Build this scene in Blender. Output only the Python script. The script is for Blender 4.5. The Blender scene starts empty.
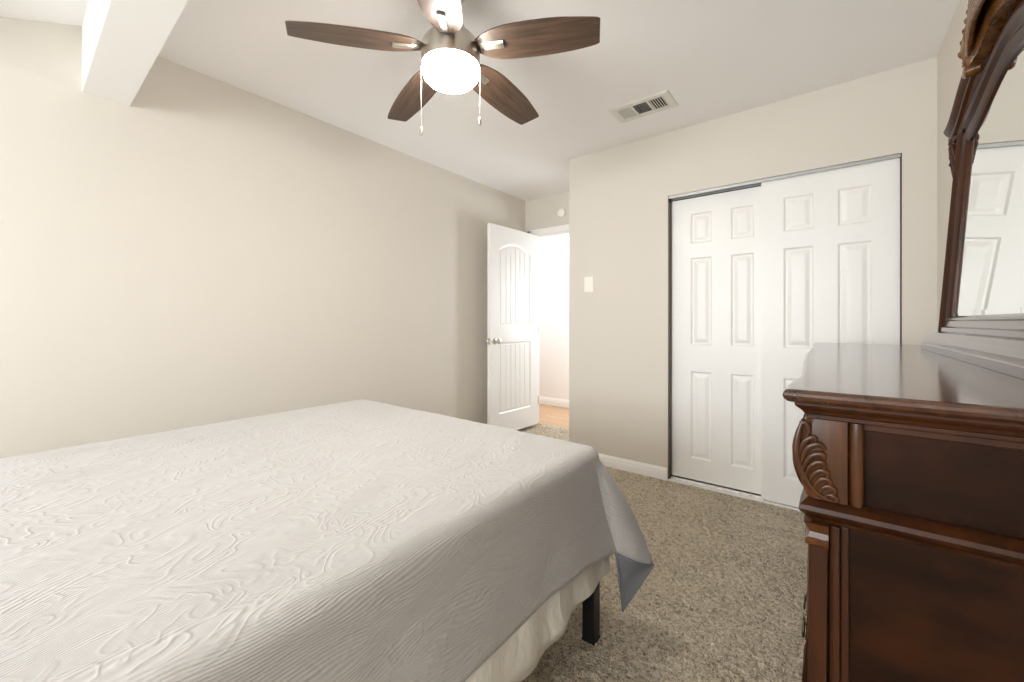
import bpy, bmesh, math, random
from mathutils import Vector, Matrix, noise
random.seed(4)
sc = bpy.context.scene
COL = sc.collection
PI = math.pi
rad = math.radians

# ---------------------------------------------------------------- camera
F_PX, W_PX = 409.0, 1024.0
cam = bpy.data.cameras.new('camera')
cam.sensor_fit = 'HORIZONTAL'
cam.sensor_width = 36.0
cam.lens = 36.0 * F_PX / W_PX
cam.shift_y = -19.0 / W_PX
cam.clip_start = 0.02
camo = bpy.data.objects.new('camera', cam)
camo.location = (0, 0, 1.112)
camo.rotation_euler = (rad(90), 0, rad(38.0))
COL.objects.link(camo)
sc.camera = camo

# ---------------------------------------------------------------- view, world, large lights
vs = sc.view_settings
vs.view_transform = 'Standard'
vs.look = 'None'
vs.exposure = 0.50
vs.gamma = 1.0
vs.use_curve_mapping = False
sc.cycles.max_bounces = 12
sc.cycles.diffuse_bounces = 8
world = bpy.data.worlds.new('sky')
sc.world = world
world.use_nodes = True
world.node_tree.nodes['Background'].inputs[0].default_value = (0.75, 0.86, 1.0, 1)
world.node_tree.nodes['Background'].inputs[1].default_value = 1.5

def area_light(name, loc, target, sx, sy, power, color):
    l = bpy.data.lights.new(name, 'AREA')
    l.shape = 'RECTANGLE'
    l.size, l.size_y = sx, sy
    l.energy = power
    l.color = color
    o = bpy.data.objects.new(name, l)
    o.location = loc
    o.rotation_euler = (Vector(target) - Vector(loc)).to_track_quat('-Z', 'Y').to_euler()
    COL.objects.link(o)
    return o
P_WINDOW, P_HALL, P_HALLBEAM, E_GLOBE = 92.0, 10.0, 14.0, 74.0
area_light('window_daylight', (-1.10, -2.62, 1.35), (-1.10, 0, 1.75), 2.3, 1.1, P_WINDOW, (0.93, 0.97, 1.0))
area_light('hallway_daylight', (-1.60, 4.53, 1.35), (-2.35, 3.2, 1.15), 0.22, 0.9, P_HALLBEAM, (0.86, 0.93, 1.0))
area_light('hallway_ceiling_light', (-2.9, 4.2, 2.40), (-2.9, 4.2, 0), 1.2, 0.5, P_HALL, (0.97, 0.98, 1.0))

# ---------------------------------------------------------------- materials
class NT:
    def __init__(s, name):
        m = bpy.data.materials.new(name)
        m.use_nodes = True
        s.m, s.t = m, m.node_tree
        s.b = s.t.nodes['Principled BSDF']
        s.tc = None
    def n(s, typ, **kw):
        nd = s.t.nodes.new(typ)
        for k, v in kw.items():
            if k in nd.inputs:
                nd.inputs[k].default_value = v
            else:
                setattr(nd, k, v)
        return nd
    def l(s, a, b): s.t.links.new(a, b)
    def co(s, scale=(1, 1, 1), src='Object', rot=(0, 0, 0)):
        if not s.tc: s.tc = s.n('ShaderNodeTexCoord')
        mp = s.n('ShaderNodeMapping')
        mp.inputs['Scale'].default_value = scale
        mp.inputs['Rotation'].default_value = rot
        s.l(s.tc.outputs[src], mp.inputs['Vector'])
        return mp.outputs['Vector']
    def noise(s, vec, scale, detail=3, rough=0.5, dist=0.0):
        nd = s.n('ShaderNodeTexNoise')
        nd.inputs['Scale'].default_value = scale
        nd.inputs['Detail'].default_value = detail
        nd.inputs['Roughness'].default_value = rough
        nd.inputs['Distortion'].default_value = dist
        s.l(vec, nd.inputs['Vector'])
        return nd.outputs['Fac']
    def math(s, op, a, b=None, c=None):
        nd = s.n('ShaderNodeMath', operation=op)
        for i, v in enumerate((a, b, c)):
            if v is None: continue
            if isinstance(v, (int, float)): nd.inputs[i].default_value = v
            else: s.l(v, nd.inputs[i])
        return nd.outputs[0]
    def ramp(s, fac, stops):
        nd = s.n('ShaderNodeValToRGB')
        els = nd.color_ramp.elements
        while len(els) < len(stops): els.new(0.5)
        for e, (p, c) in zip(els, stops):
            e.position = p
            e.color = (*c, 1)
        s.l(fac, nd.inputs[0])
        return nd.outputs[0]
    def bump(s, h, strength, dist=0.01):
        nd = s.n('ShaderNodeBump')
        nd.inputs['Strength'].default_value = strength
        nd.inputs['Distance'].default_value = dist
        s.l(h, nd.inputs['Height'])
        s.l(nd.outputs[0], s.b.inputs['Normal'])
    def setp(s, **kw):
        for k, v in kw.items():
            s.b.inputs[k.replace('_', ' ')].default_value = v
        return s

def srgb(r, g, b):
    f = lambda c: ((c / 255) / 12.92) if c / 255 <= 0.04045 else (((c / 255) + 0.055) / 1.055) ** 2.4
    return (f(r), f(g), f(b))

def paint(name, col, rough=0.6, bump=0.08, scale=180):
    t = NT(name)
    t.setp(Base_Color=(*col, 1), Roughness=rough)
    if bump:
        t.bump(t.noise(t.co(), scale, 3), bump, 0.002)
    return t.m

M = {}
M['wall'] = paint('wall_paint', srgb(213, 207, 197), 0.65, 0.12)
M['ceiling'] = paint('ceiling_paint', srgb(245, 244, 244), 0.8, 0.15, 120)
M['trim'] = paint('trim_paint', srgb(240, 239, 236), 0.35, 0)
M['door'] = paint('door_paint', srgb(238, 237, 234), 0.35, 0.05, 260)
M['beam'] = paint('beam_paint', srgb(240, 239, 236), 0.6, 0.04)
M['hall'] = paint('hall_paint', srgb(240, 238, 236), 0.6, 0.05)
M['plastic'] = paint('white_plastic', srgb(240, 238, 230), 0.35, 0)
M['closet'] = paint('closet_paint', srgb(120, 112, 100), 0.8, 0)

def metal(name, col, rough):
    t = NT(name)
    t.setp(Base_Color=(*col, 1), Roughness=rough, Metallic=1.0)
    return t.m
M['nickel'] = metal('brushed_nickel', (0.62, 0.58, 0.52), 0.32)
M['track'] = metal('aluminium_track', (0.42, 0.42, 0.41), 0.4)
M['bronze'] = metal('aged_bronze', (0.10, 0.075, 0.05), 0.4)
M['dark'] = paint('vent_shade_black', (0.012, 0.011, 0.010), 0.9, 0)  # near-black that paints the shade inside the vent
M['vent_grey'] = paint('vent_grey', srgb(225, 223, 216), 0.5, 0)
t = NT('black_steel'); t.setp(Base_Color=(0.006, 0.006, 0.007, 1), Roughness=0.42); M['black'] = t.m

t = NT('mirror_glass'); t.setp(Base_Color=(0.90, 0.92, 0.90, 1), Metallic=1.0, Roughness=0.01); M['mirror'] = t.m

def wood(name, c1, c2, rough, axis='Z', grain=1.0, coat=0.3, blotch=None, spec=0.5):
    t = NT(name)
    sc_ = {'X': (2.2, 28, 28), 'Y': (28, 2.2, 28), 'Z': (28, 28, 2.2)}[axis]
    v = t.co(tuple(grain * s for s in sc_))
    n1 = t.noise(v, 1.6, 6, 0.6, 0.8)
    base = t.ramp(n1, [(0.30, c1), (0.62, c2)])
    if blotch:
        n2 = t.noise(t.co(), 7.0, 3, 0.5)
        mx = t.n('ShaderNodeMix', data_type='RGBA', blend_type='MIX')
        f = t.ramp(n2, [(0.42, (0, 0, 0)), (0.72, (1, 1, 1))])
        t.l(f, mx.inputs[0]); t.l(base, mx.inputs[6]); mx.inputs[7].default_value = (*blotch, 1)
        base = mx.outputs[2]
    t.l(base, t.b.inputs['Base Color'])
    t.setp(Roughness=rough, Coat_Weight=coat, Coat_Roughness=0.12, Specular_IOR_Level=spec)
    t.bump(n1, 0.06, 0.002)
    return t.m
M['mahog'] = wood('dark_cherry_wood', srgb(34, 16, 6), srgb(58, 30, 12), 0.36, 'Z', 1.0, 0.02, srgb(64, 32, 12), 0.22)
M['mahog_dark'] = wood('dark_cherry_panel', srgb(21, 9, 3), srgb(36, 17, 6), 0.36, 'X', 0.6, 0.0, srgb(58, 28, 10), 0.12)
M['mahog_top'] = wood('polished_cherry_top', srgb(48, 26, 15), srgb(74, 44, 28), 0.15, 'Y', 0.8, 0.35)
M['mahog_light'] = wood('warm_cherry_wood', srgb(50, 26, 9), srgb(78, 44, 17), 0.26, 'Z', 0.8, 0.05, None, 0.35)
M['crest'] = wood('gilded_brown_carving', srgb(70, 40, 14), srgb(120, 76, 32), 0.24, 'Z', 1.5, 0.2)
M['blade'] = wood('walnut_blade', srgb(46, 35, 28), srgb(90, 69, 54), 0.42, 'X', 1.0, 0.1)

# oak hallway boards
t = NT('oak_boards')
v = t.co((1, 1, 1))
br = t.n('ShaderNodeTexBrick')
br.inputs['Scale'].default_value = 1.0
br.inputs['Brick Width'].default_value = 0.6
br.inputs['Row Height'].default_value = 0.07
br.inputs['Mortar Size'].default_value = 0.0016
br.inputs['Color1'].default_value = (*srgb(204, 172, 136), 1)
br.inputs['Color2'].default_value = (*srgb(188, 152, 114), 1)
br.inputs['Mortar'].default_value = (*srgb(150, 108, 70), 1)
t.l(v, br.inputs['Vector'])
t.l(br.outputs['Color'], t.b.inputs['Base Color'])
t.setp(Roughness=0.35)
M['oak'] = t.m

# carpet
t = NT('carpet_pile')
v = t.co()
n1 = t.noise(v, 170, 3, 0.7)
n2 = t.noise(v, 60, 2, 0.6)
n3 = t.noise(v, 5, 2, 0.5)
mixed = t.math('ADD', t.math('MULTIPLY', n1, 0.55), t.math('ADD', t.math('MULTIPLY', n2, 0.35), t.math('MULTIPLY', n3, 0.10)))
t.l(t.ramp(mixed, [(0.38, srgb(138, 120, 96)), (0.5, srgb(232, 214, 184)), (0.60, srgb(255, 243, 222))]), t.b.inputs['Base Color'])
t.setp(Roughness=0.95)
t.b.inputs['Sheen Weight'].default_value = 0.2
t.bump(t.math('ADD', n1, t.math('MULTIPLY', n2, 2.0)), 1.0, 0.02)
M['carpet'] = t.m

# quilt: ribbed matelasse with swirling embossed outlines
t = NT('quilted_cotton')
v = t.co()
sep = t.n('ShaderNodeSeparateXYZ'); t.l(v, sep.inputs[0])
vs_ = t.co((5.0, 2.6, 5.0))
w1 = t.noise(vs_, 1.0, 1.5, 0.45, 0.6)
q = t.math('SUBTRACT', sep.outputs[0], sep.outputs[2])
q = t.math('ADD', q, t.math('MULTIPLY', w1, 0.22))
rib = t.math('SINE', t.math('MULTIPLY', q, 2 * PI / 0.0068))
vs2 = t.co((12.0, 7.5, 12.0))
w2 = t.noise(vs2, 1.0, 1.0, 0.4, 1.4)
band = t.math('SINE', t.math("MULTIPLY", w2, 38.0))
band = t.math('POWER', t.math('MULTIPLY', t.math('ADD', band, 1.0), 0.5), 3.0)
crease = t.noise(t.co((16, 5, 16)), 1.0, 2, 0.5, 1.0)
hgt = t.math('ADD', t.math('ADD', t.math('MULTIPLY', rib, 0.15), t.math('MULTIPLY', band, 0.36)), t.math('MULTIPLY', crease, 0.6))
t.setp(Base_Color=(*srgb(183, 180, 177), 1), Roughness=0.85)
t.b.inputs['Sheen Weight'].default_value = 0.25
t.bump(hgt, 0.50, 0.006)
M['quilt'] = t.m
t = NT('quilt_lining_shaded'); t.setp(Base_Color=(*srgb(116, 117, 120), 1), Roughness=0.8)  # lining tone darkened to carry the shadow on the hanging corner
t.bump(t.noise(t.co(), 60, 2), 0.15, 0.004); M['lining'] = t.m
t = NT('cream_sheet'); t.setp(Base_Color=(*srgb(232, 228, 218), 1), Roughness=0.8)
t.bump(t.noise(t.co((3, 8, 3)), 5, 3, 0.5, 0.5), 0.35, 0.02); M['sheet'] = t.m
t = NT('mattress_ticking'); t.setp(Base_Color=(*srgb(232, 230, 224), 1), Roughness=0.85); M['mattress'] = t.m

t = NT('lit_globe')
t.setp(Base_Color=(1, 0.97, 0.9, 1), Roughness=0.3)
t.b.inputs['Emission Color'].default_value = (1.0, 0.93, 0.85, 1)
t.b.inputs['Emission Strength'].default_value = E_GLOBE
M['globe'] = t.m
# window pane: thin clear glass
t = NT('window_glass')
tr = t.n('ShaderNodeBsdfTransparent'); gl = t.n('ShaderNodeBsdfGlossy'); gl.inputs['Roughness'].default_value = 0.02
mx = t.n('ShaderNodeMixShader'); mx.inputs[0].default_value = 0.06
t.l(tr.outputs[0], mx.inputs[1]); t.l(gl.outputs[0], mx.inputs[2])
t.l(mx.outputs[0], t.t.nodes['Material Output'].inputs['Surface'])
M['glass'] = t.m

# ---------------------------------------------------------------- helpers
def link(name, bm, mat, parent=None, smooth=False, bevel=0.0, seg=2, ang=35):
    me = bpy.data.meshes.new(name)
    bmesh.ops.recalc_face_normals(bm, faces=bm.faces)
    bm.to_mesh(me); bm.free()
    mats = mat if isinstance(mat, (list, tuple)) else [mat]
    for m in mats: me.materials.append(m)
    o = bpy.data.objects.new(name, me)
    COL.objects.link(o)
    if parent: o.parent = parent; o.matrix_parent_inverse = Matrix.Translation(-Vector(parent.location)) if parent.type == 'EMPTY' else Matrix.Identity(4)
    if smooth:
        for p in me.polygons: p.use_smooth = True
        try: me.set_sharp_from_angle(angle=rad(ang))
        except Exception: pass
    if bevel > 0:
        md = o.modifiers.new('bevel', 'BEVEL'); md.width = bevel; md.segments = seg
        md.limit_method = 'ANGLE'; md.angle_limit = rad(40)
    return o
def tag(o, label=None, cat=None, group=None, kind=None):
    if label: o['label'] = label
    if cat: o['category'] = cat
    if group: o['group'] = group
    if kind: o['kind'] = kind
    return o
def thing(name, loc, label, cat, group=None, kind=None):
    o = bpy.data.objects.new(name, None)
    o.empty_display_size = 0.05
    o.location = loc
    COL.objects.link(o)
    return tag(o, label, cat, group, kind)
def box(bm, x0, x1, y0, y1, z0, z1):
    r = bmesh.ops.create_cube(bm, size=1.0)
    for v in r['verts']:
        v.co = Vector((x0 + (v.co.x + .5) * (x1 - x0), y0 + (v.co.y + .5) * (y1 - y0), z0 + (v.co.z + .5) * (z1 - z0)))
    return r['verts']
def B(*boxes):
    bm = bmesh.new()
    for b in boxes: box(bm, *b)
    return bm
def struct(name, bm, mat, label=None, **kw):
    o = link(name, bm, mat, **kw)
    o['kind'] = 'structure'
    if label: o['label'] = label
    return o
def lathe(bm, prof, cx, cy, seg=40):
    rings = []
    for r, z in prof:
        if r < 1e-5: rings.append([bm.verts.new((cx, cy, z))])
        else: rings.append([bm.verts.new((cx + r * math.cos(2 * PI * i / seg), cy + r * math.sin(2 * PI * i / seg), z)) for i in range(seg)])
    for a, b in zip(rings, rings[1:]):
        if len(a) == 1 and len(b) == 1: continue
        for i in range(seg):
            j = (i + 1) % seg
            if len(a) == 1: bm.faces.new((a[0], b[i], b[j]))
            elif len(b) == 1: bm.faces.new((a[i], a[j], b[0]))
            else: bm.faces.new((a[i], a[j], b[j], b[i]))
def tube(bm, pts, radii, seg=8, flat=None, up=None):
    """tapered tube along points; flat = scale of the second cross axis"""
    pts = [Vector(p) for p in pts]
    n = len(pts)
    if isinstance(radii, (int, float)): radii = [radii] * n
    rings = []
    ref = Vector(up) if up else Vector((0, 0, 1))
    for i, p in enumerate(pts):
        d = (pts[min(i + 1, n - 1)] - pts[max(i - 1, 0)]).normalized()
        a = d.cross(ref)
        if a.length < 1e-4: a = d.cross(Vector((1, 0, 0)))
        a.normalize(); b = a.cross(d).normalized()
        f = flat if flat else 1.0
        rings.append([bm.verts.new(p + a * radii[i] * math.cos(2 * PI * k / seg) + b * radii[i] * f * math.sin(2 * PI * k / seg)) for k in range(seg)])
    for r0, r1 in zip(rings, rings[1:]):
        for k in range(seg):
            j = (k + 1) % seg
            bm.faces.new((r0[k], r0[j], r1[j], r1[k]))
    bm.faces.new(rings[0]); bm.faces.new(rings[-1])
def curve_pts(ctrl, n):
    """Catmull-Rom through control points"""
    c = [Vector(p) for p in ctrl]
    c = [c[0] * 2 - c[1]] + c + [c[-1] * 2 - c[-2]]
    out = []
    segs = len(c) - 3
    for i in range(n):
        t_ = i / (n - 1) * segs
        k = min(int(t_), segs - 1); f = t_ - k
        p0, p1, p2, p3 = c[k], c[k + 1], c[k + 2], c[k + 3]
        out.append(0.5 * ((2 * p1) + (p2 - p0) * f + (2 * p0 - 5 * p1 + 4 * p2 - p3) * f * f + (3 * p1 - p0 - 3 * p2 + p3) * f ** 3))
    return out
def grid_faces(bm, rows, closed=False):
    for a, b in zip(rows, rows[1:]):
        n = len(a)
        for i in range(n if closed else n - 1):
            j = (i + 1) % n
            bm.faces.new((a[i], a[j], b[j], b[i]))

# ---------------------------------------------------------------- room dimensions
XL, XR = -2.65, 0.417          # side walls
YC, YD, YB = 2.924, 3.632, -2.45   # closet wall, doorway wall, wall behind the camera
H = 2.44
CX0, CX1, CZ = -0.901, 0.2885, 1.993   # closet opening
AX = -1.692                     # alcove corner
DX0, DX1, DZ = -2.562, -1.712, 2.03    # doorway opening
YH0, YH1 = 3.75, 4.62           # hallway

# carpet floor
bm = B((XL - .1, XR + .1, YB - .1, 3.72, -0.08, 0.0))
gx0, gx1, gy0, gy1, gs = -2.45, 0.10, 0.80, 3.72, .0065
nx, ny = int((gx1 - gx0) / gs), int((gy1 - gy0) / gs)
rows = []
for j in range(ny + 1):
    y = gy0 + (gy1 - gy0) * j / ny
    row = []
    for i in range(nx + 1):
        x = gx0 + (gx1 - gx0) * i / nx
        a = noise.noise(Vector((x * 62, y * 62, 0))); b = noise.noise(Vector((x * 130, y * 130, 7)))
        row.append(bm.verts.new((x, y, .0008 + max(0, .0045 + .0085 * a + .0045 * b))))
    rows.append(row)
fine0 = len(bm.faces)
grid_faces(bm, rows)
for f in bm.faces: f.smooth = True
struct('floor', bm, M['carpet'], 'beige-brown cut pile carpet over the bedroom floor')
struct('floor_hallway', B((-4.2, -0.2, 3.72, YH1 + .1, -0.08, -0.004)), M['oak'], 'honey oak board floor of the hallway beyond the open door')
bm = B((XL - .1, XR + .1, 0.24, YD + .13, H, H + .06))
box(bm, XL - .1, XR + .1, YB - .15, -.55, 2.115, 2.175)
v8 = box(bm, XL - .1, XR + .1, -.55, 0.262, H, H + .06)
for v in v8:
    if v.co.y < 0.2: v.co.z -= 0.40 * (0.262 - v.co.y)
struct('ceiling', bm, M['ceiling'], 'smooth white ceiling, sloping down beyond the beam')
struct('ceiling_hallway', B((-4.2, -0.2, YH0, YH1 + .1, H, H + .06)), M['ceiling'])
struct('wall_left', B((XL - .1, XL, YB - .1, YH0, 0, H)), M['wall'], 'long beige wall behind the bed')
struct('wall_right', B((XR, XR + .1, YB - .1, YD + .13, 0, H)), M['wall'], 'beige wall behind the dresser mirror')
WX0, WX1, WZ0, WZ1 = -2.30, 0.10, 0.78, 1.98
struct('wall_back', B((XL, WX0, YB - .1, YB, 0, 2.2), (WX1, XR, YB - .1, YB, 0, 2.2), (WX0, WX1, YB - .1, YB, 0, WZ0), (WX0, WX1, YB - .1, YB, WZ1, 2.2)), M['wall'])
# window behind the camera
fw = .05
wf = struct('window_1', B((WX0, WX1, YB - .09, YB - .03, WZ0, WZ0 + fw), (WX0, WX1, YB - .09, YB - .03, WZ1 - fw, WZ1),
     (WX0, WX0 + fw, YB - .09, YB - .03, WZ0, WZ1), (WX1 - fw, WX1, YB - .09, YB - .03, WZ0, WZ1), (-1.125, -1.075, YB - .09, YB - .03, WZ0, WZ1)), M['trim'])
link('pane', B((WX0 + fw, -1.125, YB - .062, YB - .058, WZ0 + fw, WZ1 - fw), (-1.075, WX1 - fw, YB - .062, YB - .058, WZ0 + fw, WZ1 - fw)), M['glass'], wf)
link('window_sill', B((WX0 - .04, WX1 + .04, YB - .02, YB + .06, WZ0 - .03, WZ0)), M['trim'], wf, bevel=.004)

# wall with the closet
struct('wall_closet', B((AX, CX0, YC, YC + .11, 0, H), (CX1, XR, YC, YC + .11, 0, H), (CX0, CX1, YC, YC + .11, CZ, H), (AX, AX + .10, YC + .11, YD, 0, H)), M['wall'], 'beige wall around the closet doors')
struct('wall_closet_interior', B((AX + .1, XR, YD, YD + .1, 0, H), (AX + .10, AX + .12, YC + .11, YD, 0, H)), M['closet'])
struct('wall_doorway', B((XL, DX0, YD, YH0, 0, H), (DX1, AX + .1, YD, YH0, 0, H), (DX0, DX1, YD, YH0, DZ, H)), M['wall'], 'short beige wall over the bedroom doorway')
struct('wall_hallway', B((-4.2, -0.2, YH1, YH1 + .1, 0, H)), M['hall'], 'bright white hallway wall beyond the doorway')
struct('wall_hallway_end', B((-4.3, -4.2, YH0, YH1 + .1, 0, H), (-0.2, -0.1, YH0, YH1 + .1, 0, H), (-4.2, XL - .1, YH0 - .1, YH0, 0, H), (AX + .1, -0.2, YH0 - .1 + .09, YH0, 0, H)), M['hall'])

# dropped beam, very slightly out of square
bm = bmesh.new()
sl = -0.0205
vv = box(bm, XL, XR, 0.257, 0.418, 2.145, H)
for v in vv: v.co.y += sl * (v.co.x - XL)
struct('trim_1', bm, M['beam'], 'white dropped ceiling beam at the upper left', bevel=.003)

# baseboards with a stepped profile
def baseboard(name, p0, p1, nrm, h=.09, label=None, mat='trim'):
    prof = [(0, 0), (.014, 0), (.014, h * .62), (.011, h * .66), (.011, h * .80), (.007, h * .90), (.004, h), (0, h)]
    bm = bmesh.new()
    rows = []
    for p in (p0, p1):
        rows.append([bm.verts.new((p[0] + nrm[0] * a, p[1] + nrm[1] * a, b)) for a, b in prof])
    grid_faces(bm, rows, closed=True)
    bm.faces.new(rows[0]); bm.faces.new(rows[1])
    return struct(name, bm, M[mat], label)
baseboard('baseboard_left', (XL, YB), (XL, YD), (1, 0))
baseboard('baseboard_right', (XR, YB), (XR, YC), (-1, 0))
baseboard('baseboard_closet', (AX, YC), (CX0 - .004, YC), (0, -1), label='white baseboard between the doorway corner and the closet')
baseboard('baseboard_closet_right', (CX1 + .004, YC), (XR, YC), (0, -1))
baseboard('baseboard_alcove', (AX, YC), (AX, YD), (-1, 0))
baseboard('baseboard_back', (XL, YB), (XR, YB), (0, 1))
baseboard('baseboard_hallway', (-4.2, YH1), (-0.2, YH1), (0, -1), .10, label='white baseboard along the hallway wall')

# doorway casing and jamb
def casing(name, rects, y0, y1, label=None):
    bm = bmesh.new()
    for x0, x1, z0, z1 in rects: box(bm, x0, x1, y0, y1, z0, z1)
    return struct(name, bm, M['trim'], label, bevel=.004)
casing('trim_2', [(DX0 - .062, DX0 - .004, 0, DZ + .07), (DX0 - .062, DX1 + .02, DZ + .008, DZ + .075)], YD - .018, YD + .001, 'white casing over the bedroom doorway')
casing('trim_3', [(DX0 - .004, DX0 + .014, 0, DZ), (DX1 - .014, DX1 + .004, 0, DZ), (DX0, DX1, DZ - .012, DZ + .008)], YD - .004, YH0 + .004, 'white jamb lining the bedroom doorway')

# ---------------------------------------------------------------- relief doors (height fields)
def breaks(lines, lo, hi, step):
    s = set([lo, hi])
    k = lo
    while k < hi: s.add(round(k, 5)); k += step
    for l in lines:
        if lo < l < hi: s.add(round(l, 5))
    out = sorted(s); res = [out[0]]
    for a in out[1:]:
        if a - res[-1] > 0.0009: res.append(a)
    return res
def relief_slab(w, h, t, depthf, xs, zs):
    """slab 0..w by 0..h, front face at y=0 (minus relief into +y), back at y=t"""
    bm = bmesh.new()
    rows = [[bm.verts.new((x, depthf(x, z), z)) for x in xs] for z in zs]
    grid_faces(bm, rows)
    brow = [[bm.verts.new((x, t, z)) for x in (0, w)] for z in (0, h)]
    bm.faces.new((brow[0][0], brow[1][0], brow[1][1], brow[0][1]))
    bm.faces.new(rows[0] + [brow[0][1], brow[0][0]])
    bm.faces.new(rows[-1][::-1] + [brow[1][0], brow[1][1]])
    bm.faces.new([r[0] for r in rows] + [brow[1][0], brow[0][0]])
    bm.faces.new([r[-1] for r in rows] + [brow[1][1], brow[0][1]])
    return bm
def pw(x, pts):
    if x <= pts[0][0]: return pts[0][1]
    for (a, b), (c, d) in zip(pts, pts[1:]):
        if x <= c: return b + (d - b) * (x - a) / (c - a)
    return pts[-1][1]
PROF = [(0, 0), (.004, .003), (.010, .0085), (.020, .0085), (.040, .002), (.05, .0015)]
def six_panel(name, x0, w, y, z0, h, cols, rowsz, label, lines_parent=None):
    xl, zl = [], []
    offs = [0, .004, .010, .020, .040]
    for a, b in cols:
        for o in offs: xl += [a + o, b - o]
    for a, b in rowsz:
        for o in offs: zl += [a + o, b - o]
    xs = sorted(set([0, w] + [round(v, 5) for v in xl])); zs = sorted(set([0, h] + [round(v, 5) for v in zl]))
    def f(x, z):
        for a, b in cols:
            if a < x < b:
                for c, d in rowsz:
                    if c < z < d: return pw(min(x - a, b - x, z - c, d - z), PROF)
        return 0.0
    # add diagonal accuracy
    xs = breaks(xs, 0, w, .008); zs = breaks(zs, 0, h, .012)
    bm = relief_slab(w, h, .032, f, xs, zs)
    for v in bm.verts: v.co += Vector((x0, y, z0))
    o = struct(name, bm, M['door'], label, smooth=True, ang=18)
    return o
dz0, dh = .028, 1.938
rz = [(.145, .745), (.925, 1.525), (1.625, 1.830)]
six_panel('door_2', CX0 + .006, .640, YC + .064, dz0, dh, [(.128, .262), (.376, .508)], rz, 'rear white six-panel sliding closet door, the left one')
six_panel('door_3', -0.343, .626, YC + .022, dz0 - .012, dh + .030, [(.115, .262), (.370, .517)], [(a + .012, b + .014) for a, b in rz], 'front white six-panel sliding closet door, the right one')
struct('trim_4', B((CX0, CX1, YC + .004, YC + .014, CZ - .020, CZ - .002), (CX0, CX1, YC + .014, YC + .10, CZ - .008, CZ - .002), (CX0, CX1, YC + .056, YC + .060, CZ - .022, CZ - .004)), M['track'], 'silver top track of the sliding closet doors')
struct('trim_5', B((CX0, CX1, YC - .004, YC + .012, 0, .014), (CX0, CX1, YC + .012, YC + .10, 0, .008), (CX0, CX1, YC + .055, YC + .060, 0, .018)), M['trim'], 'white bottom track of the closet doors')
struct('trim_6', B((CX0 - .002, CX0 + .004, YC + .001, YC + .11, 0, CZ), (CX1 - .004, CX1 + .002, YC + .001, YC + .11, 0, CZ)), M['bronze'], 'dark closet opening edges')

struct('trim_7', B((-0.352, -0.334, YC + .004, YC + .024, 0, .034), (-0.358, -0.328, YC + .0, YC + .06, .0, .020)), M['plastic'], 'small white floor guide between the closet doors', bevel=.002)
# swung open bedroom door: arched plank panels
hx, hy = -2.462, 3.600
fx, fy = -2.496, 2.866
LW = math.hypot(fx - hx, fy - hy); LH = 2.0
def arch_f(x, z):
    m = .125
    a, b = m, LW - m
    # lower panel
    def prof_groove(d, x):
        if d <= 0: return 0.0
        e = pw(d, [(0, 0), (.005, .004), (.012, .009), (.022, .010), (.026, .0045), (.03, .004)])
        if d > .030:
            k = (x - a - .03) / ((b - a - .06) / 6)
            g = abs(k - round(k)) * ((b - a - .06) / 6)
            if 0.3 < k < 5.7: e += max(0, .0045 * (1 - g / .006))
        return e
    if a < x < b and .20 < z < .885:
        return prof_groove(min(x - a, b - x, z - .20, .885 - z), x)
    top = 1.775 + .075 * (1 - ((x - LW / 2) / ((b - a) / 2)) ** 2)
    if a < x < b and 1.04 < z < top:
        return prof_groove(min(x - a, b - x, z - 1.04, (top - z) * .92), x)
    return 0.0
xl = []
m = .125
for o in (0, .005, .012, .022, .026, .030): xl += [m + o, LW - m - o]
pit = (LW - 2 * m - .06) / 6
for k in range(1, 6): xl += [m + .03 + k * pit - .006, m + .03 + k * pit, m + .03 + k * pit + .006]
zl = []
for o in (0, .005, .012, .022, .026, .030): zl += [.20 + o, .885 - o, 1.04 + o]
zs = breaks(zl + [1.70 + i * .005 for i in range(32)], 0, LH, .05)
bm = relief_slab(LW, LH, .035, arch_f, breaks(xl, 0, LW, .012), zs)
# local x runs from free edge to hinge; front face looks to the room
ex = Vector((hx - fx, hy - fy, 0)).normalized()
ey = Vector((-ex.y, ex.x, 0))
MT = Matrix(((ex.x, ey.x, 0, fx), (ex.y, ey.y, 0, fy), (0, 0, 1, .032), (0, 0, 0, 1)))
bmesh.ops.transform(bm, matrix=MT, verts=bm.verts)
leaf = struct('door_1', bm, M['door'], 'white bedroom door with arched plank panels, swung open', smooth=True, ang=22)
def knob_set():
    bm = bmesh.new()
    for s in (-1, 1):
        base = 0.0 if s < 0 else .035
        tmp = bmesh.new()
        lathe(tmp, [(0, 0), (.030, 0), (.030, .005), (.026, .009), (.012, .012), (.010, .030), (.016, .036), (.025, .044), (.027, .054), (.023, .063), (.012, .067), (0, .068)], 0, 0, 24)
        for v in tmp.verts: v.co = Vector((v.co.x + .065, base + s * v.co.z, v.co.y + .90))
        me = bpy.data.meshes.new('t'); tmp.to_mesh(me); tmp.free(); bm.from_mesh(me); bpy.data.meshes.remove(me)
    return bm
bm = knob_set(); bmesh.ops.transform(bm, matrix=MT, verts=bm.verts)
tag(link('door_handle', bm, M['nickel'], leaf, smooth=True, ang=40), 'round satin nickel knob')
bm = B((-.0015, .001, .006, .029, .87, .93), (-.008, 0, .012, .022, .893, .908)); bmesh.ops.transform(bm, matrix=MT, verts=bm.verts)
link('latch', bm, M['nickel'], leaf)
for hz in (.25, 1.0, 1.75):
    bm = bmesh.new(); tube(bm, [(LW + .004, .0, hz - .045), (LW + .004, .0, hz + .045)], .006, 10)
    bmesh.ops.transform(bm, matrix=MT, verts=bm.verts); link('hinge', bm, M['nickel'], leaf, smooth=True)

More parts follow.
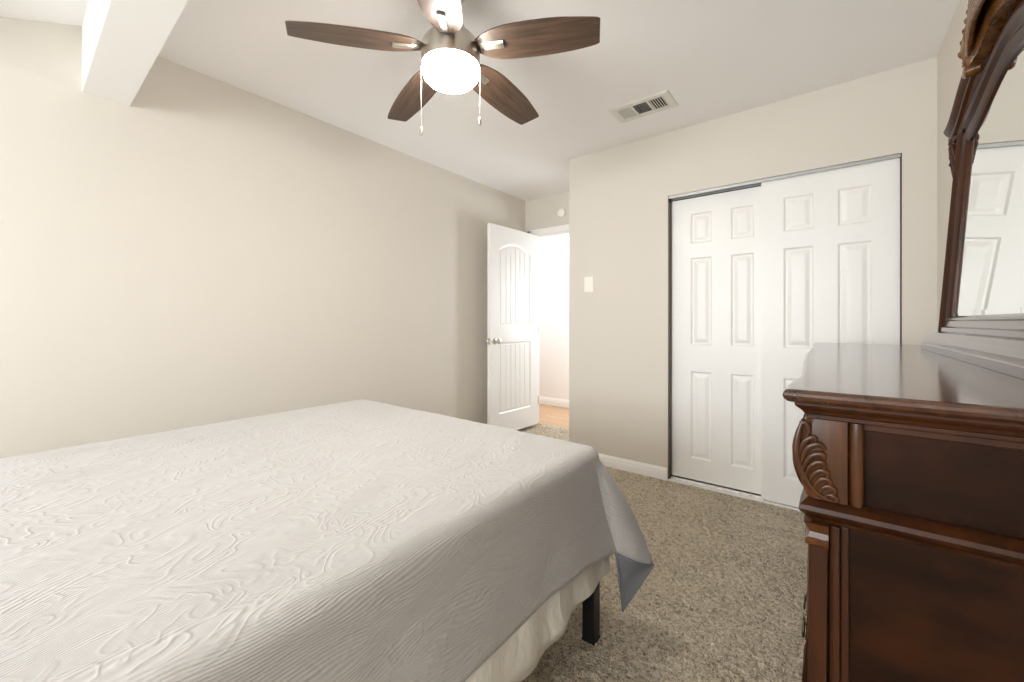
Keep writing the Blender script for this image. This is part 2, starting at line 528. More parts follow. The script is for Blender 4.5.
# ---------------------------------------------------------------- small wall and ceiling fittings
sw = thing('light_switch', (-1.512, YC, 1.409), 'white rocker light switch on the beige wall beside the doorway corner', 'light switch')
link('switch_plate', B((-1.551, -1.473, YC - .006, YC - .0002, 1.348, 1.470)), M['plastic'], sw, bevel=.003)
bm = B((-1.529, -1.495, YC - .010, YC - .0058, 1.376, 1.442))
for v in bm.verts:
    if v.co.y < YC - .008 and v.co.z < 1.40: v.co.y += .003
link('rocker', bm, M['plastic'], sw, bevel=.001)
for z in (1.361, 1.457):
    bm = bmesh.new(); tube(bm, [(-1.512, YC - .0062, z), (-1.512, YC - .0072, z)], .003, 10); link('screw', bm, M['plastic'], sw)

sd = thing('wall_chime', (-2.185, YD, 2.233), 'small round white detector on the wall above the doorway', 'detector')
def disc(prof, cx, cz, seg=36):
    bm = bmesh.new(); lathe(bm, prof, 0, 0, seg)
    for v in bm.verts: v.co = Vector((cx + v.co.x, YD - v.co.z, cz + v.co.y))
    return bm
sd.name = 'smoke_detector'
link('cover', disc([(0, .0003), (.046, .0003), (.046, .010), (.042, .020), (.030, .026), (.028, .0245), (.024, .0245), (.022, .027), (0, .028)], -2.185, 2.233), M['plastic'], sd, smooth=True, ang=30)
link('test_button', disc([(0, .026), (.006, .026), (.006, .030), (0, .031)], -2.193, 2.219, 16), M['vent_grey'], sd, smooth=True)

# ceiling vent
vx0, vx1, vy0, vy1 = -1.105, -.735, 2.385, 2.597
ve = thing('ceiling_vent', ((vx0 + vx1) / 2, (vy0 + vy1) / 2, H), 'white rectangular air vent with three louvred sections set in the ceiling', 'vent')
z1 = H - .0002; z0 = H - .009
bx0, bx1, by0, by1 = vx0 + .045, vx1 - .045, vy0 + .040, vy1 - .040
sw_ = (bx1 - bx0 - .024) / 3
secs = [(bx0 + i * (sw_ + .012), bx0 + i * (sw_ + .012) + sw_) for i in range(3)]
bm = B((vx0, vx1, vy0, by0, z0, z1), (vx0, vx1, by1, vy1, z0, z1), (vx0, bx0, by0, by1, z0, z1), (bx1, vx1, by0, by1, z0, z1),
       (secs[0][1], secs[1][0], by0, by1, z0, z1), (secs[1][1], secs[2][0], by0, by1, z0, z1))
for v in bm.verts:
    if v.co.z < H - .005:
        if abs(v.co.x - vx0) < 1e-4: v.co.x += .008
        if abs(v.co.x - vx1) < 1e-4: v.co.x -= .008
        if abs(v.co.y - vy0) < 1e-4: v.co.y += .008
        if abs(v.co.y - vy1) < 1e-4: v.co.y -= .008
link('vent_frame', bm, M['vent_grey'], ve)
link('duct_shade', B((bx0, bx1, by0, by1, H - .0012, H - .0004)), M['dark'], ve)  # thin black sheet standing in for the shade behind the louvres
def louvre(bm, x0, x1, y0, y1, ax, tilt, n, fw_):
    for i in range(n):
        if ax == 'Y':
            c = x0 + (i + .5) * (x1 - x0) / n; w = (x1 - x0) / n * fw_
            vsx = [(c - w, y0), (c - w, y1), (c + w, y1), (c + w, y0)]
            zz = [H - .0085, H - .0085, H - .002, H - .002] if tilt > 0 else [H - .002, H - .002, H - .0085, H - .0085]
        else:
            c = y0 + (i + .5) * (y1 - y0) / n; w = (y1 - y0) / n * fw_
            vsx = [(x0, c - w), (x1, c - w), (x1, c + w), (x0, c + w)]
            zz = [H - .0085, H - .0085, H - .002, H - .002] if tilt > 0 else [H - .002, H - .002, H - .0085, H - .0085]
        a = [bm.verts.new((p[0], p[1], z)) for p, z in zip(vsx, zz)]
        b = [bm.verts.new((p[0], p[1], z + .0008)) for p, z in zip(vsx, zz)]
        bm.faces.new(a); bm.faces.new(b[::-1])
        for k in range(4): bm.faces.new((a[k], a[(k + 1) % 4], b[(k + 1) % 4], b[k]))
for s, ax, tl, n, fw_ in ((secs[0], 'Y', 1, 9, .40), (secs[1], 'X', 1, 9, .47), (secs[2], 'Y', -1, 6, .34)):
    bm = bmesh.new(); louvre(bm, s[0], s[1], by0, by1, ax, tl, n, fw_); link('louvre', bm, M['vent_grey'], ve)

# ---------------------------------------------------------------- ceiling fan
fc = Vector((-1.170, 1.110, 0))
fan = thing('ceiling_fan', (fc.x, fc.y, H), 'five-blade ceiling fan with walnut blades and a lit round lamp', 'ceiling fan')
def L(name, prof, mat, seg=48, parent=fan, ang=30, cx=fc.x, cy=fc.y):
    bm = bmesh.new(); lathe(bm, prof, cx, cy, seg); return link(name, bm, mat, parent, smooth=True, ang=ang)
L('canopy', [(0, H - .0005), (.068, H - .0005), (.070, H - .02), (.060, H - .05), (.045, H - .065), (0, H - .066)], M['nickel'])
L('neck', [(0, H - .06), (.030, H - .06), (.030, 2.27), (.054, 2.262), (.060, 2.235), (.060, 2.205), (0, 2.205)], M['nickel'])
L('motor_housing', [(0, 2.215), (.078, 2.213), (.098, 2.205), (.108, 2.192), (.113, 2.180), (.113, 2.112), (.112, 2.108), (.112, 2.104), (.105, 2.104), (0, 2.104)], M['nickel'])
L('lamp_globe', [(.106, 2.106), (.109, 2.104), (.109, 2.080), (.105, 2.066), (.092, 2.052), (.070, 2.044), (.035, 2.040), (0, 2.039)], M['globe'])
R_ = Vector((math.cos(rad(38)), math.sin(rad(38)), 0)); Fw = Vector((-math.sin(rad(38)), math.cos(rad(38)), 0))
for sgn, zb, off in ((-1, 1.868, -.03), (1, 1.910, 0.0)):
    p = fc + R_ * (.1135 * sgn) + Fw * off * .3
    bm = bmesh.new()
    nb = 60
    for i in range(nb):
        z = 2.118 - (2.118 - zb) * i / nb
        bmesh.ops.create_icosphere(bm, subdivisions=1, radius=.0017, matrix=Matrix.Translation((p.x, p.y, z)))
    tube(bm, [(p.x, p.y, 2.118), (p.x, p.y, zb)], .0008, 5)
    pc = link('pull_chain', bm, M['nickel'], fan, smooth=True)
    bm = bmesh.new()
    lathe(bm, [(0, zb + .002), (.003, zb), (.0055, zb - .006), (.0062, zb - .022), (.005, zb - .030), (0, zb - .032)], p.x, p.y, 14)
    link('pendant', bm, M['nickel'], pc, smooth=True)
# blade prototype in local coords (x outward)
def blade_mesh():
    top = [(.112, .030), (.135, .048), (.165, .064), (.22, .074), (.34, .079), (.46, .074), (.545, .062), (.568, .054)]
    bot = [(.578, -.040), (.565, -.048), (.50, -.060), (.42, -.071), (.30, -.075), (.22, -.070), (.155, -.052), (.112, -.030)]
    def dense(pts):
        return [(p.x, p.y) for p in curve_pts([(a, b, 0) for a, b in pts], 26)]
    out = dense(top) + dense(bot)
    bm = bmesh.new()
    t_ = .0028
    up = [bm.verts.new((x, y, t_)) for x, y in out]; dn = [bm.verts.new((x, y, -t_)) for x, y in out]
    bm.faces.new(up); bm.faces.new(dn[::-1])
    n = len(out)
    for i in range(n): bm.faces.new((up[i], up[(i + 1) % n], dn[(i + 1) % n], dn[i]))
    me = bpy.data.meshes.new('fan_blade'); bmesh.ops.recalc_face_normals(bm, faces=bm.faces); bm.to_mesh(me); bm.free()
    me.materials.append(M['blade'])
    return me
def arm_mesh():
    bm = bmesh.new()
    prof = [(.100, .014, .006), (.125, .014, .003), (.150, .0155, -.004), (.205, .0165, -.006), (.220, .0165, -.005)]
    rows = []
    for x, w, z in prof:
        rows.append([bm.verts.new((x, -w, z)), bm.verts.new((x, -w * .7, z - .006)), bm.verts.new((x, w * .7, z - .006)), bm.verts.new((x, w, z)), bm.verts.new((x, w, z + .002)), bm.verts.new((x, -w, z + .002))])
    grid_faces(bm, rows, closed=True)
    bm.faces.new(rows[0]); bm.faces.new(rows[-1])
    me = bpy.data.meshes.new('blade_arm'); bmesh.ops.recalc_face_normals(bm, faces=bm.faces); bm.to_mesh(me); bm.free()
    me.materials.append(M['nickel'])
    return me
bmsh, amsh = blade_mesh(), arm_mesh()
for a in (20, 92, 164, 236, 308):
    for nm, me, pitch in (('fan_blade', bmsh, 11), ('blade_arm', amsh, 11)):
        o = bpy.data.objects.new(nm, me)
        COL.objects.link(o)
        mat = Matrix.Translation((fc.x, fc.y, 2.172)) @ Matrix.Rotation(rad(a), 4, 'Z') @ Matrix.Rotation(rad(4.4), 4, 'Y') @ Matrix.Rotation(rad(-pitch), 4, 'X')
        if nm == 'fan_blade':
            o.parent = fan
            o.matrix_basis = Matrix.Translation((-fc.x, -fc.y, -H)) @ mat
            last = o
            md = o.modifiers.new('bevel', 'BEVEL'); md.width = .0012; md.segments = 2; md.limit_method = 'ANGLE'
        else:
            o.parent = last

# ---------------------------------------------------------------- bed
bx0_, bx1_, by0_, by1_ = -2.150, -0.655, -0.735, 1.350
frame = thing('platform_bed', ((bx0_ + bx1_) / 2, (by0_ + by1_) / 2, 0), 'black metal bed base with square legs standing on the carpet', 'bed')
link('rail', B((bx0_ + .02, bx0_ + .05, by0_ + .02, by1_ - .03, .235, .268)), M['black'], frame, bevel=.003)
link('rail', B((bx1_ - .05, bx1_ - .02, by0_ + .02, by1_ - .03, .235, .268)), M['black'], frame, bevel=.003)
link('rail', B((bx0_ + .05, bx1_ - .05, by1_ - .06, by1_ - .03, .235, .268)), M['black'], frame, bevel=.003)
link('rail', B((bx0_ + .05, bx1_ - .05, by0_ + .02, by0_ + .05, .235, .268)), M['black'], frame, bevel=.003)
for x, y in ((bx1_ - .008, 1.298), (bx0_ + .002, 1.295), (bx1_ - .025, by0_ + .045), (bx0_ + .025, by0_ + .045), (bx1_ - .025, .28), (bx0_ + .025, .28)):
    lg = link('leg', B((x - .023, x + .023, y - .023, y + .023, .008, .262)), M['black'], frame, bevel=.003)
    link('foot_cap', B((x - .0245, x + .0245, y - .0245, y + .0245, 0.0005, .012)), M['black'], lg, bevel=.002)
mat_o = link('mattress', B((bx0_ + .015, bx1_ - .015, by0_ + .01, by1_ - .02, .27, .645)), M['mattress'], bevel=.05, seg=4)
tag(mat_o, 'thick mattress under the cream sheet and grey quilt', 'mattress')

def outline(inset, r, nside=70, narc=12, x0=bx0_, x1=bx1_, y0=by0_, y1=by1_):
    """open outline: right side from head to foot, foot, left side back to head: (point, normal, s-tag)"""
    x0 += inset; x1 -= inset; y1 -= inset
    out = []
    for i in range(nside): 
        f = i / nside; out.append(((x1, y0 + (y1 - r - y0) * f), (1, 0), 'R', f))
    for i in range(narc + 1):
        a = PI / 2 * i / narc
        out.append(((x1 - r + r * math.cos(a), y1 - r + r * math.sin(a)), (math.cos(a), math.sin(a)), 'C', i / narc))
    for i in range(1, nside):
        f = i / nside; out.append(((x1 - r + (x0 + r - x1 + r) * f, y1), (0, 1), 'F', f))
    for i in range(narc + 1):
        a = PI / 2 + PI / 2 * i / narc
        out.append(((x0 + r + r * math.cos(a), y1 - r + r * math.sin(a)), (math.cos(a), math.sin(a)), 'D', i / narc))
    for i in range(1, nside + 1):
        f = i / nside; out.append(((x0, y1 - r + (y0 - y1 + r) * f), (-1, 0), 'L', f))
    return out
def nz(x, y, z=0, s=1.0): return noise.noise(Vector((x * s, y * s, z * s)))

# cream sheet hanging over mattress and box
def sheet():
    bm = bmesh.new()
    ol = outline(-.004, .025)
    rows = []
    zs_ = [.640, .60, .50, .42, .36, .31, .27, .24, 0]
    for (p, n, tg, f) in ol:
        row = []
        # hem: about .25 at the foot corner, sagging to .19 along the side
        y = p[1]
        hem = .205 if tg in 'RL' and y < .9 else (.205 + .028 * min(1, max(0, (y - .9) / .25)))
        hem += .006 * nz(p[0], p[1], 3, 9)
        for k, z in enumerate(zs_):
            z = hem if k == 8 else max(z, hem + .004 * (8 - k))
            t_ = (.65 - z) / .42
            o_ = -.004 + .036 * t_ + .010 * t_ * nz(p[0], p[1], z * 2, 7) + .006 * t_ * math.sin((p[0] + p[1]) * 38 + 3 * nz(p[0], p[1], 0, 3))
            row.append(bm.verts.new((p[0] + n[0] * o_, p[1] + n[1] * o_, z)))
        rows.append(row)
    grid_faces(bm, rows)
    # top
    topring = [r[0] for r in rows]
    ring2 = [bm.verts.new((p[0] - n[0] * .03, p[1] - n[1] * .03, .651)) for (p, n, tg, f) in ol]
    grid_faces(bm, [topring, ring2])
    nR = len(ol)
    for i in range(70 + 12):
        j = nR - 1 - i
        bm.faces.new((ring2[i], ring2[i + 1], ring2[j - 1], ring2[j]))
    o = link('bed_sheet', bm, M['sheet'], smooth=True, ang=80)
    md = o.modifiers.new('solid', 'SOLIDIFY'); md.thickness = .003; md.offset = 1
    return o
tag(sheet(), 'cream sheet showing below the hem of the grey quilt', 'sheet')

# quilt
ZT = .670
P_IN, P_OUT, P_TIP = Vector((-.578, 1.340, .325)), Vector((-.486, 1.420, .272)), Vector((-.549, 1.302, .148))
def quilt():
    bm = bmesh.new()
    r = .055
    ol = outline(-.012, r, nside=150, narc=20)
    rows = []
    NA, NH = 7, 22
    for (p, n, tg, f) in ol:
        row = []
        y = p[1]; x = p[0]
        if tg == 'R':
            hem_z = .345 + .010 * nz(x, y, 1, 4); flare = .030 + .010 * nz(x, y, 7, 3)
            k = max(0, (y - .95) / (by1_ - r + .012 - .95)); k = k * k * (3 - 2 * k)
            hem = Vector((x + flare, y, hem_z)).lerp(Vector((P_IN.x, P_IN.y - .022, P_IN.z)), k)
        elif tg == 'C':
            # the loose corner fans out to P_OUT then folds back to the foot side
            if f < .5:
                a = f / .5; hem = Vector((P_IN.x, P_IN.y - .022, P_IN.z)).lerp(P_OUT, a)
                hem += Vector((.012, -.012, 0)) * math.sin(PI * a)
            else:
                a = (f - .5) / .5; hem = P_OUT.lerp(Vector((-.66, 1.405, .30)), a)
        elif tg == 'F':
            hem = Vector((x, by1_ + .045 + .012 * math.sin(x * 17), .31 + .01 * math.sin(x * 9)))
            k = max(0, 1 - f / .08); hem = hem.lerp(Vector((-.66, 1.405, .30)), k * k)
        else:
            hem = Vector((x + n[0] * .03, y + n[1] * .03, .33))
        # rounded shoulder
        rr = .045
        for i in range(NA):
            a = PI / 2 * i / (NA - 1)
            ox = -rr + rr * math.sin(a); z = ZT - rr + rr * math.cos(a)
            row.append(Vector((x + n[0] * ox, y + n[1] * ox, z)))
        st = row[-1]
        for i in range(1, NH + 1):
            t_ = i / NH
            q_ = st.lerp(hem, t_)
            # fabric leaves the edge vertically then flares
            bul = math.sin(PI * t_) * .012
            q_ -= Vector((n[0], n[1], 0)) * bul * (.4 if tg != 'C' else -1.9)
            q_ += Vector((n[0], n[1], 0)) * .007 * nz(q_.x, q_.y, q_.z, 8) * t_
            row.append(q_)
        rows.append([bm.verts.new(v) for v in row])
    grid_faces(bm, rows)
    # top: bridge interior with a grid between mirrored ring points
    ring = [r_[0] for r_ in rows]
    nR = len(ring); NT_ = 150; c_end = 150 + 20
    lines = []
    for i in range(c_end):
        a, b = ring[i], ring[nR - 1 - i]
        ln = [a]
        for k in range(1, NT_):
            q_ = a.co.lerp(b.co, k / NT_)
            e = min(1, min(k, NT_ - k) / NT_ * 8) * min(1, (c_end - i) / 10)
            q_.z += e * (.004 * nz(q_.x, q_.y, 0, 3) + .0025 * nz(q_.x * 2, q_.y, 5, 7) + .004)
            ln.append(bm.verts.new(q_))
        ln.append(b)
        lines.append(ln)
    lines.append(ring[c_end:c_end + NT_ + 1])
    grid_faces(bm, lines)
    o = link('quilt', bm, [M['quilt'], M['lining']], smooth=True, ang=80)
    md = o.modifiers.new('solid', 'SOLIDIFY'); md.thickness = .006; md.offset = -1; md.use_rim = True
    md.material_offset = 1; md.material_offset_rim = 0
    return o
qo = tag(quilt(), 'light grey quilted bedspread draped over the bed', 'quilt')
# the turned-under corner of the quilt hanging as a triangular flap
bm = bmesh.new()
NU = 14
a0 = Vector((P_IN.x, P_IN.y - .022, P_IN.z)); rows = []
for i in range(NU + 1):
    s = i / NU
    pa = a0.lerp(P_OUT, s) + Vector((.012, -.012, 0)) * math.sin(PI * s)
    pb = a0.lerp(P_TIP, s) if False else None
    row = []
    for k in range(NU + 1):
        t_ = k / NU
        # hem of the flap: from a0 straight to tip, tip to P_OUT
        edge = a0.lerp(P_TIP, min(1, s * 5)) if s < .2 else P_TIP.lerp(P_OUT, (s - .2) / .8)
        q_ = pa.lerp(edge, t_)
        q_ += Vector((-.7, .7, 0)) * .012 * math.sin(PI * t_) * math.sin(PI * s)
        row.append(bm.verts.new(q_))
    rows.append(row)
grid_faces(bm, rows)
bmesh.ops.remove_doubles(bm, verts=bm.verts, dist=1e-5)
fl = link('corner_flap', bm, M['lining'], qo, smooth=True, ang=80)
tag(fl, 'smooth blue-grey hem corner, darkened for shade')
md = fl.modifiers.new('solid', 'SOLIDIFY'); md.thickness = .007; md.offset = 0
# piped hem
bm = bmesh.new()
tube(bm, [a0, a0.lerp(P_TIP, .5), P_TIP, P_TIP.lerp(P_OUT, .5), P_OUT], .0045, 8)
link('hem_binding', bm, M['lining'], qo, smooth=True)

# ---------------------------------------------------------------- dresser
DY0, DY1, DZT = .73, 2.50, 1.012
dr = thing('dresser', (.18, (DY0 + DY1) / 2, 0), 'dark carved cherry-wood dresser with polished top, beside the right wall', 'dresser')
XB = .400
YM = (DY0 + DY1) / 2
# front outline of the top (x as function of y), gently broken and bowed
FR = [(DY0, -.058), (.80, -.058), (.86, -.055), (.93, -.047), (1.0, -.047), (1.25, -.056), (YM, -.066), (1.98, -.064), (2.23, -.062), (2.30, -.062), (2.37, -.068), (DY1, -.070)]
def front_outline(dx, dy, dback=0.0):
    """closed plan outline, shrunk by dx at the front, dy at the ends"""
    pts = [(x + dx, y) for y, x in FR]
    pts[0] = (pts[0][0], DY0 + dy); pts[-1] = (pts[-1][0], DY1 - dy)
    pts = pts[:1] + [p for p in pts[1:-1] if DY0 + dy < p[1] < DY1 - dy] + pts[-1:]
    return pts + [(XB - dback, DY1 - dy), (XB - dback, DY0 + dy)]
def layered(levels, cap=True):
    """levels: (z, dx, dy) bottom to top; same point count assumed"""
    bm = bmesh.new(); rows = []
    for z, dx, dy in levels:
        base = [(x + dx, y) for y, x in FR]
        ys = [min(max(y, DY0 + dy), DY1 - dy) for y, x in FR]
        eps = 0
        pts = [(b[0], y) for b, y in zip(base, ys)] + [(XB, DY1 - dy), (XB, DY0 + dy)]
        rows.append([bm.verts.new((x, y, z)) for x, y in pts])
    grid_faces(bm, rows, closed=True)
    if cap: bm.faces.new(rows[0][::-1]); bm.faces.new(rows[-1])
    return bm
T = DZT
link('top', layered([(T - .020, .012, .012), (T - .018, .006, .006), (T - .014, .002, .002), (T - .009, .0, .0), (T - .005, .001, .001), (T - .001, .004, .004), (T, .008, .008)]), M['mahog_top'], dr)
link('cornice_moulding', layered([(T - .044, .030, .032), (T - .039, .030, .032), (T - .037, .026, .028), (T - .032, .022, .025), (T - .027, .016, .020), (T - .024, .014, .018), (T - .0205, .014, .018), (T - .0198, .016, .020)]), M['mahog'], dr)
# upper case (bombe drawer band)
ub = [(.852, .026, .040)]
def bomb(z):  # outward swell of the upper band
    k = (z - .848) / (T - .044 - .848)
    return .016 * math.sin(PI * min(1, max(0, k * .92 + .02)))
lv = []
for i in range(11):
    z = .846 + (T - .043 - .846) * i / 10
    lv.append((z, .030 - bomb(z), .046))
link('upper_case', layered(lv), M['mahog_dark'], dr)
link('waist_moulding', layered([(.812, .034, .040), (.818, .028, .036), (.822, .026, .030), (.829, .021, .020), (.834, .019, .016), (.840, .021, .018), (.846, .027, .028), (.8485, .030, .034)]), M['mahog'], dr)
lv = [(z, dx, .046) for z, dx in ((.085, .024), (.20, .012), (.40, .014), (.55, .022), (.70, .034), (.8125, .042))]
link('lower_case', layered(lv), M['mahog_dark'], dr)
link('plinth', layered([(.0, .030, .036), (.03, .022, .030), (.06, .022, .030), (.075, .014, .022), (.085, .010, .020), (.092, .020, .034), (.095, .026, .040)]), M['mahog'], dr)
# corner posts: near and far ends, upper (swelled block with carving) and lower (pilaster)
def post_block(yface, s):
    """upper block: swelled toward the front, face just proud of the end"""
    bm = bmesh.new(); rows = []
    for i in range(15):
        z = .8487 + (T - .0445 - .8487) * i / 14
        k = i / 14
        sw2 = .014 * math.sin(PI * (k * .9 + .05))
        xf = -.028 - sw2
        pts = [(xf + .004, yface + s * .075), (xf - .001, yface + s * .012), (xf + .004, yface + s * .003), (xf + .012, yface - s * .001), (.018, yface - s * .001), (.022, yface + s * .008), (.022, yface + s * .075)]
        rows.append([bm.verts.new((x, y, z)) for x, y in pts])
    grid_faces(bm, rows, closed=True); bm.faces.new(rows[0]); bm.faces.new(rows[-1])
    return bm
YF = DY0 + .030
for yf, s in ((YF, 1), (DY1 - .030, -1)):
    pb = link('corner_block', post_block(yf, s), M['mahog_light'], dr, smooth=True, ang=35)
    # vertical bead beside the carving
    bm = bmesh.new()
    tube(bm, [(.0285, yf + s * .005, .8490), (.0285, yf + s * .005, .856), (.0285, yf + s * .005, .955), (.0285, yf + s * .005, .9672)], [.0085, .0095, .0095, .0085], 14, flat=.9)
    link('bead', bm, M['mahog_light'], pb, smooth=True, ang=50)
    # carved acanthus: ribs on the end face near the front corner
    def W(px, py, lift=0.0):   # carving sheet coordinates -> world on the block face
        X = -.0425 + (px - 70) * .000272
        Z = .9655 - (py - 150) * .000312
        return Vector((X, yf - s * (.0005 + lift), Z))
    bm = bmesh.new()
    ribs = [
        ([(92, 175), (78, 230), (70, 300), (84, 380), (120, 450), (170, 500), (232, 520)], (5, 9, 11, 10, 9, 7, 4)),
        ([(92, 175), (108, 165), (125, 190), (122, 225), (100, 262)], (8, 8, 8, 6, 3)),
        ([(84, 330), (96, 280), (120, 245), (150, 232), (158, 252)], (4, 8, 10, 9, 5)),
        ([(92, 370), (106, 315), (135, 275), (175, 262), (200, 285)], (4, 8, 11, 10, 5)),
        ([(100, 400), (118, 350), (150, 315), (188, 308), (192, 330)], (4, 8, 11, 11, 6)),
        ([(112, 425), (130, 380), (160, 350), (190, 348), (197, 372)], (4, 8, 10, 10, 5)),
        ([(128, 448), (148, 410), (176, 385), (205, 388), (212, 410)], (4, 8, 10, 10, 5)),
        ([(150, 472), (168, 440), (192, 420), (216, 428), (222, 450)], (4, 8, 10, 9, 5)),
        ([(175, 492), (190, 466), (212, 452), (236, 462), (238, 482), (222, 488)], (4, 8, 9, 9, 7, 5)),
        ([(200, 505), (215, 492), (238, 496), (248, 512), (236, 520)], (4, 7, 8, 7, 4)),
    ]
    for ctrl, rd in ribs:
        n_ = 18
        cp = curve_pts([W(a, b, .002) for a, b in ctrl], n_)
        rc = curve_pts([(r_, 0, 0) for r_ in rd], n_)
        tube(bm, cp, [max(.0006, r_.x * .00046) for r_ in rc], 10, flat=.9, up=(0, 1, 0))
    # wraps round onto the front swell
    for ctrl, rd in ribs[:6]:
        cp = curve_pts([Vector((W(a, b).x * 0 - .030 - .016 * math.sin(PI * ((W(a, b).z - .8487) / .119 * .9 + .05)), yf + s * (.006 + (a - 70) * .00025), W(a, b).z)) for a, b in ctrl], 14)
        tube(bm, cp, .0022, 7, up=(1, 0, 0))
    tag(link('carved_leaf', bm, M['mahog_light'], pb, smooth=True, ang=60), 'carved acanthus leaf')
    # lower pilaster: canted post + cap
    bm = bmesh.new()
    def prismz(pts, z0, z1, dxb=0.0):
        lo = [bm.verts.new((x - dxb, y, z0)) for x, y in pts]; hi = [bm.verts.new((x, y, z1)) for x, y in pts]
        bm.faces.new(lo[::-1]); bm.faces.new(hi)
        for i in range(len(pts)): bm.faces.new((lo[i], lo[(i + 1) % len(pts)], hi[(i + 1) % len(pts)], hi[i]))
    ya = yf + s * .002
    prismz([(-.027, ya + s * .05), (-.027, ya + s * .002), (-.025, ya), (-.004, ya), (-.003, ya + s * .05)], .096, .785, .006)
    prismz([(-.002, ya + s * .05), (-.002, ya + s * .004), (.002, ya + s * .001), (.009, ya + s * .001), (.010, ya + s * .004), (.010, ya + s * .05)], .096, .8115)
    pil = link('pilaster', bm, M['mahog'], dr, bevel=.0015)
    bm = bmesh.new(); rows = []
    for z, e in ((.776, .0), (.780, .004), (.785, .005), (.789, .001), (.797, -.001), (.806, .003), (.8118, .006)):
        pts = [(-.027 - e, ya + s * .05), (-.027 - e, ya - s * e), (-.0035, ya - s * e), (-.0035, ya + s * .05)]
        rows.append([bm.verts.new((x, y, z)) for x, y in pts])
    grid_faces(bm, rows, closed=True); bm.faces.new(rows[0]); bm.faces.new(rows[-1])
    link('pilaster_cap', bm, M['mahog_light'], pil)
    # recessed end panel frame members (thin beads against the panel)
    bm = B((.0225, .395, yf + s * .008, yf + s * .018, .9565, .9672), (.385, .398, yf + s * .004, yf + s * .018, .849, .9672), (.010, .020, yf + s * .010, yf + s * .018, .10, .8115), (.375, .398, yf + s * .004, yf + s * .018, .10, .8115))
    link('end_panel_frame', bm, M['mahog'], dr, bevel=.002)
# drawers along the front
def drawer(y0, y1, z0, z1, dxa, curved=False):
    bm = bmesh.new(); rows = []
    nn = 8
    for i in range(nn + 1):
        y = y0 + (y1 - y0) * i / nn
        xf = pw(y, FR)
        row = []
        for k in range(5):
            z = z0 + (z1 - z0) * k / 4
            if curved: o_ = .030 - bomb(z)
            else: o_ = pw(z, [(.085, .024), (.20, .012), (.40, .014), (.55, .022), (.70, .034), (.8125, .042)])
            ed = .004 if (k in (0, 4) or i in (0, nn)) else 0
            row.append(bm.verts.new((xf + o_ - .008 + ed, y, z)))
        back = [bm.verts.new((xf + o_ + .006, y, z1)), bm.verts.new((xf + .03, y, z0))]
        rows.append(row + back)
    grid_faces(bm, rows, closed=True); bm.faces.new(rows[0]); bm.faces.new(rows[-1])
    d = link('drawer', bm, M['mahog'], dr, smooth=True, ang=30)
    yc = (y0 + y1) / 2; zc = (z0 + z1) / 2
    w = y1 - y0
    for yy in () if curved else ((yc,) if w < .6 else (yc - w * .28, yc + w * .28)):
        o_ = (.030 - bomb(zc)) if curved else pw(zc, [(.085, .024), (.20, .012), (.40, .014), (.55, .022), (.70, .034), (.8125, .042)])
        xf = pw(yy, FR) + o_ - .008
        b2 = bmesh.new()
        tube(b2, [(xf + .002, yy, zc + .008), (xf - .004, yy, zc + .008)], [.013, .011], 16)
        tube(b2, [(xf - .004, yy, zc + .008), (xf - .007, yy, zc + .008)], [.005, .006], 12)
        pts = [(xf - .005 - .002 * math.sin(PI * q / 20), yy + .018 * math.sin(2 * PI * q / 20), zc - .010 + .018 * math.cos(2 * PI * q / 20)) for q in range(21)]
        tube(b2, pts, .0025, 8, up=(1, 0, 0))
        tag(link('ring_pull', b2, M['bronze'], d, smooth=True, ang=50), 'dark bronze ring pull')
ya, yb = DY0 + .115, DY1 - .115
c1, c2 = ya + (yb - ya) / 3, ya + 2 * (yb - ya) / 3
for a, b in ((ya, c1), (c1, c2), (c2, yb)):
    drawer(a + .006, b - .006, .858, .960, .02, True)
    for z0, z1 in ((.110, .330), (.342, .562), (.574, .800)):
        drawer(a + .006, b - .006, z0, z1, .02)

# ---------------------------------------------------------------- mirror standing on the dresser
YMM = 1.52
mi = thing('dresser_mirror', (.34, YMM, DZT), 'arched mirror in a carved dark wood frame standing on the dresser', 'mirror')
Z0 = 1.078; TILT = .068
def MP(lx, ly, lz): return Vector((.287 + lx + lz * TILT, YMM + ly, Z0 + lz))
def sweepY(levels, mat, name, xb=.40):
    bm = bmesh.new(); rows = []
    for z, xf, hl in levels:
        rows.append([bm.verts.new(p) for p in ((xf, YMM - hl, z), (xf, YMM + hl, z), (xb, YMM + hl, z), (xb, YMM - hl, z))])
    grid_faces(bm, rows, closed=True); bm.faces.new(rows[0][::-1]); bm.faces.new(rows[-1])
    return link(name, bm, mat, mi, smooth=True, ang=12)
sweepY([(T + .0005, .262, .620), (T + .020, .262, .620), (T + .024, .264, .618), (T + .026, .268, .613), (T + .034, .268, .611), (T + .044, .272, .590), (T + .050, .276, .560), (T + .058, .278, .520), (T + .064, .280, .490), (T + .066, .283, .475)], M['mahog_top'], 'base')
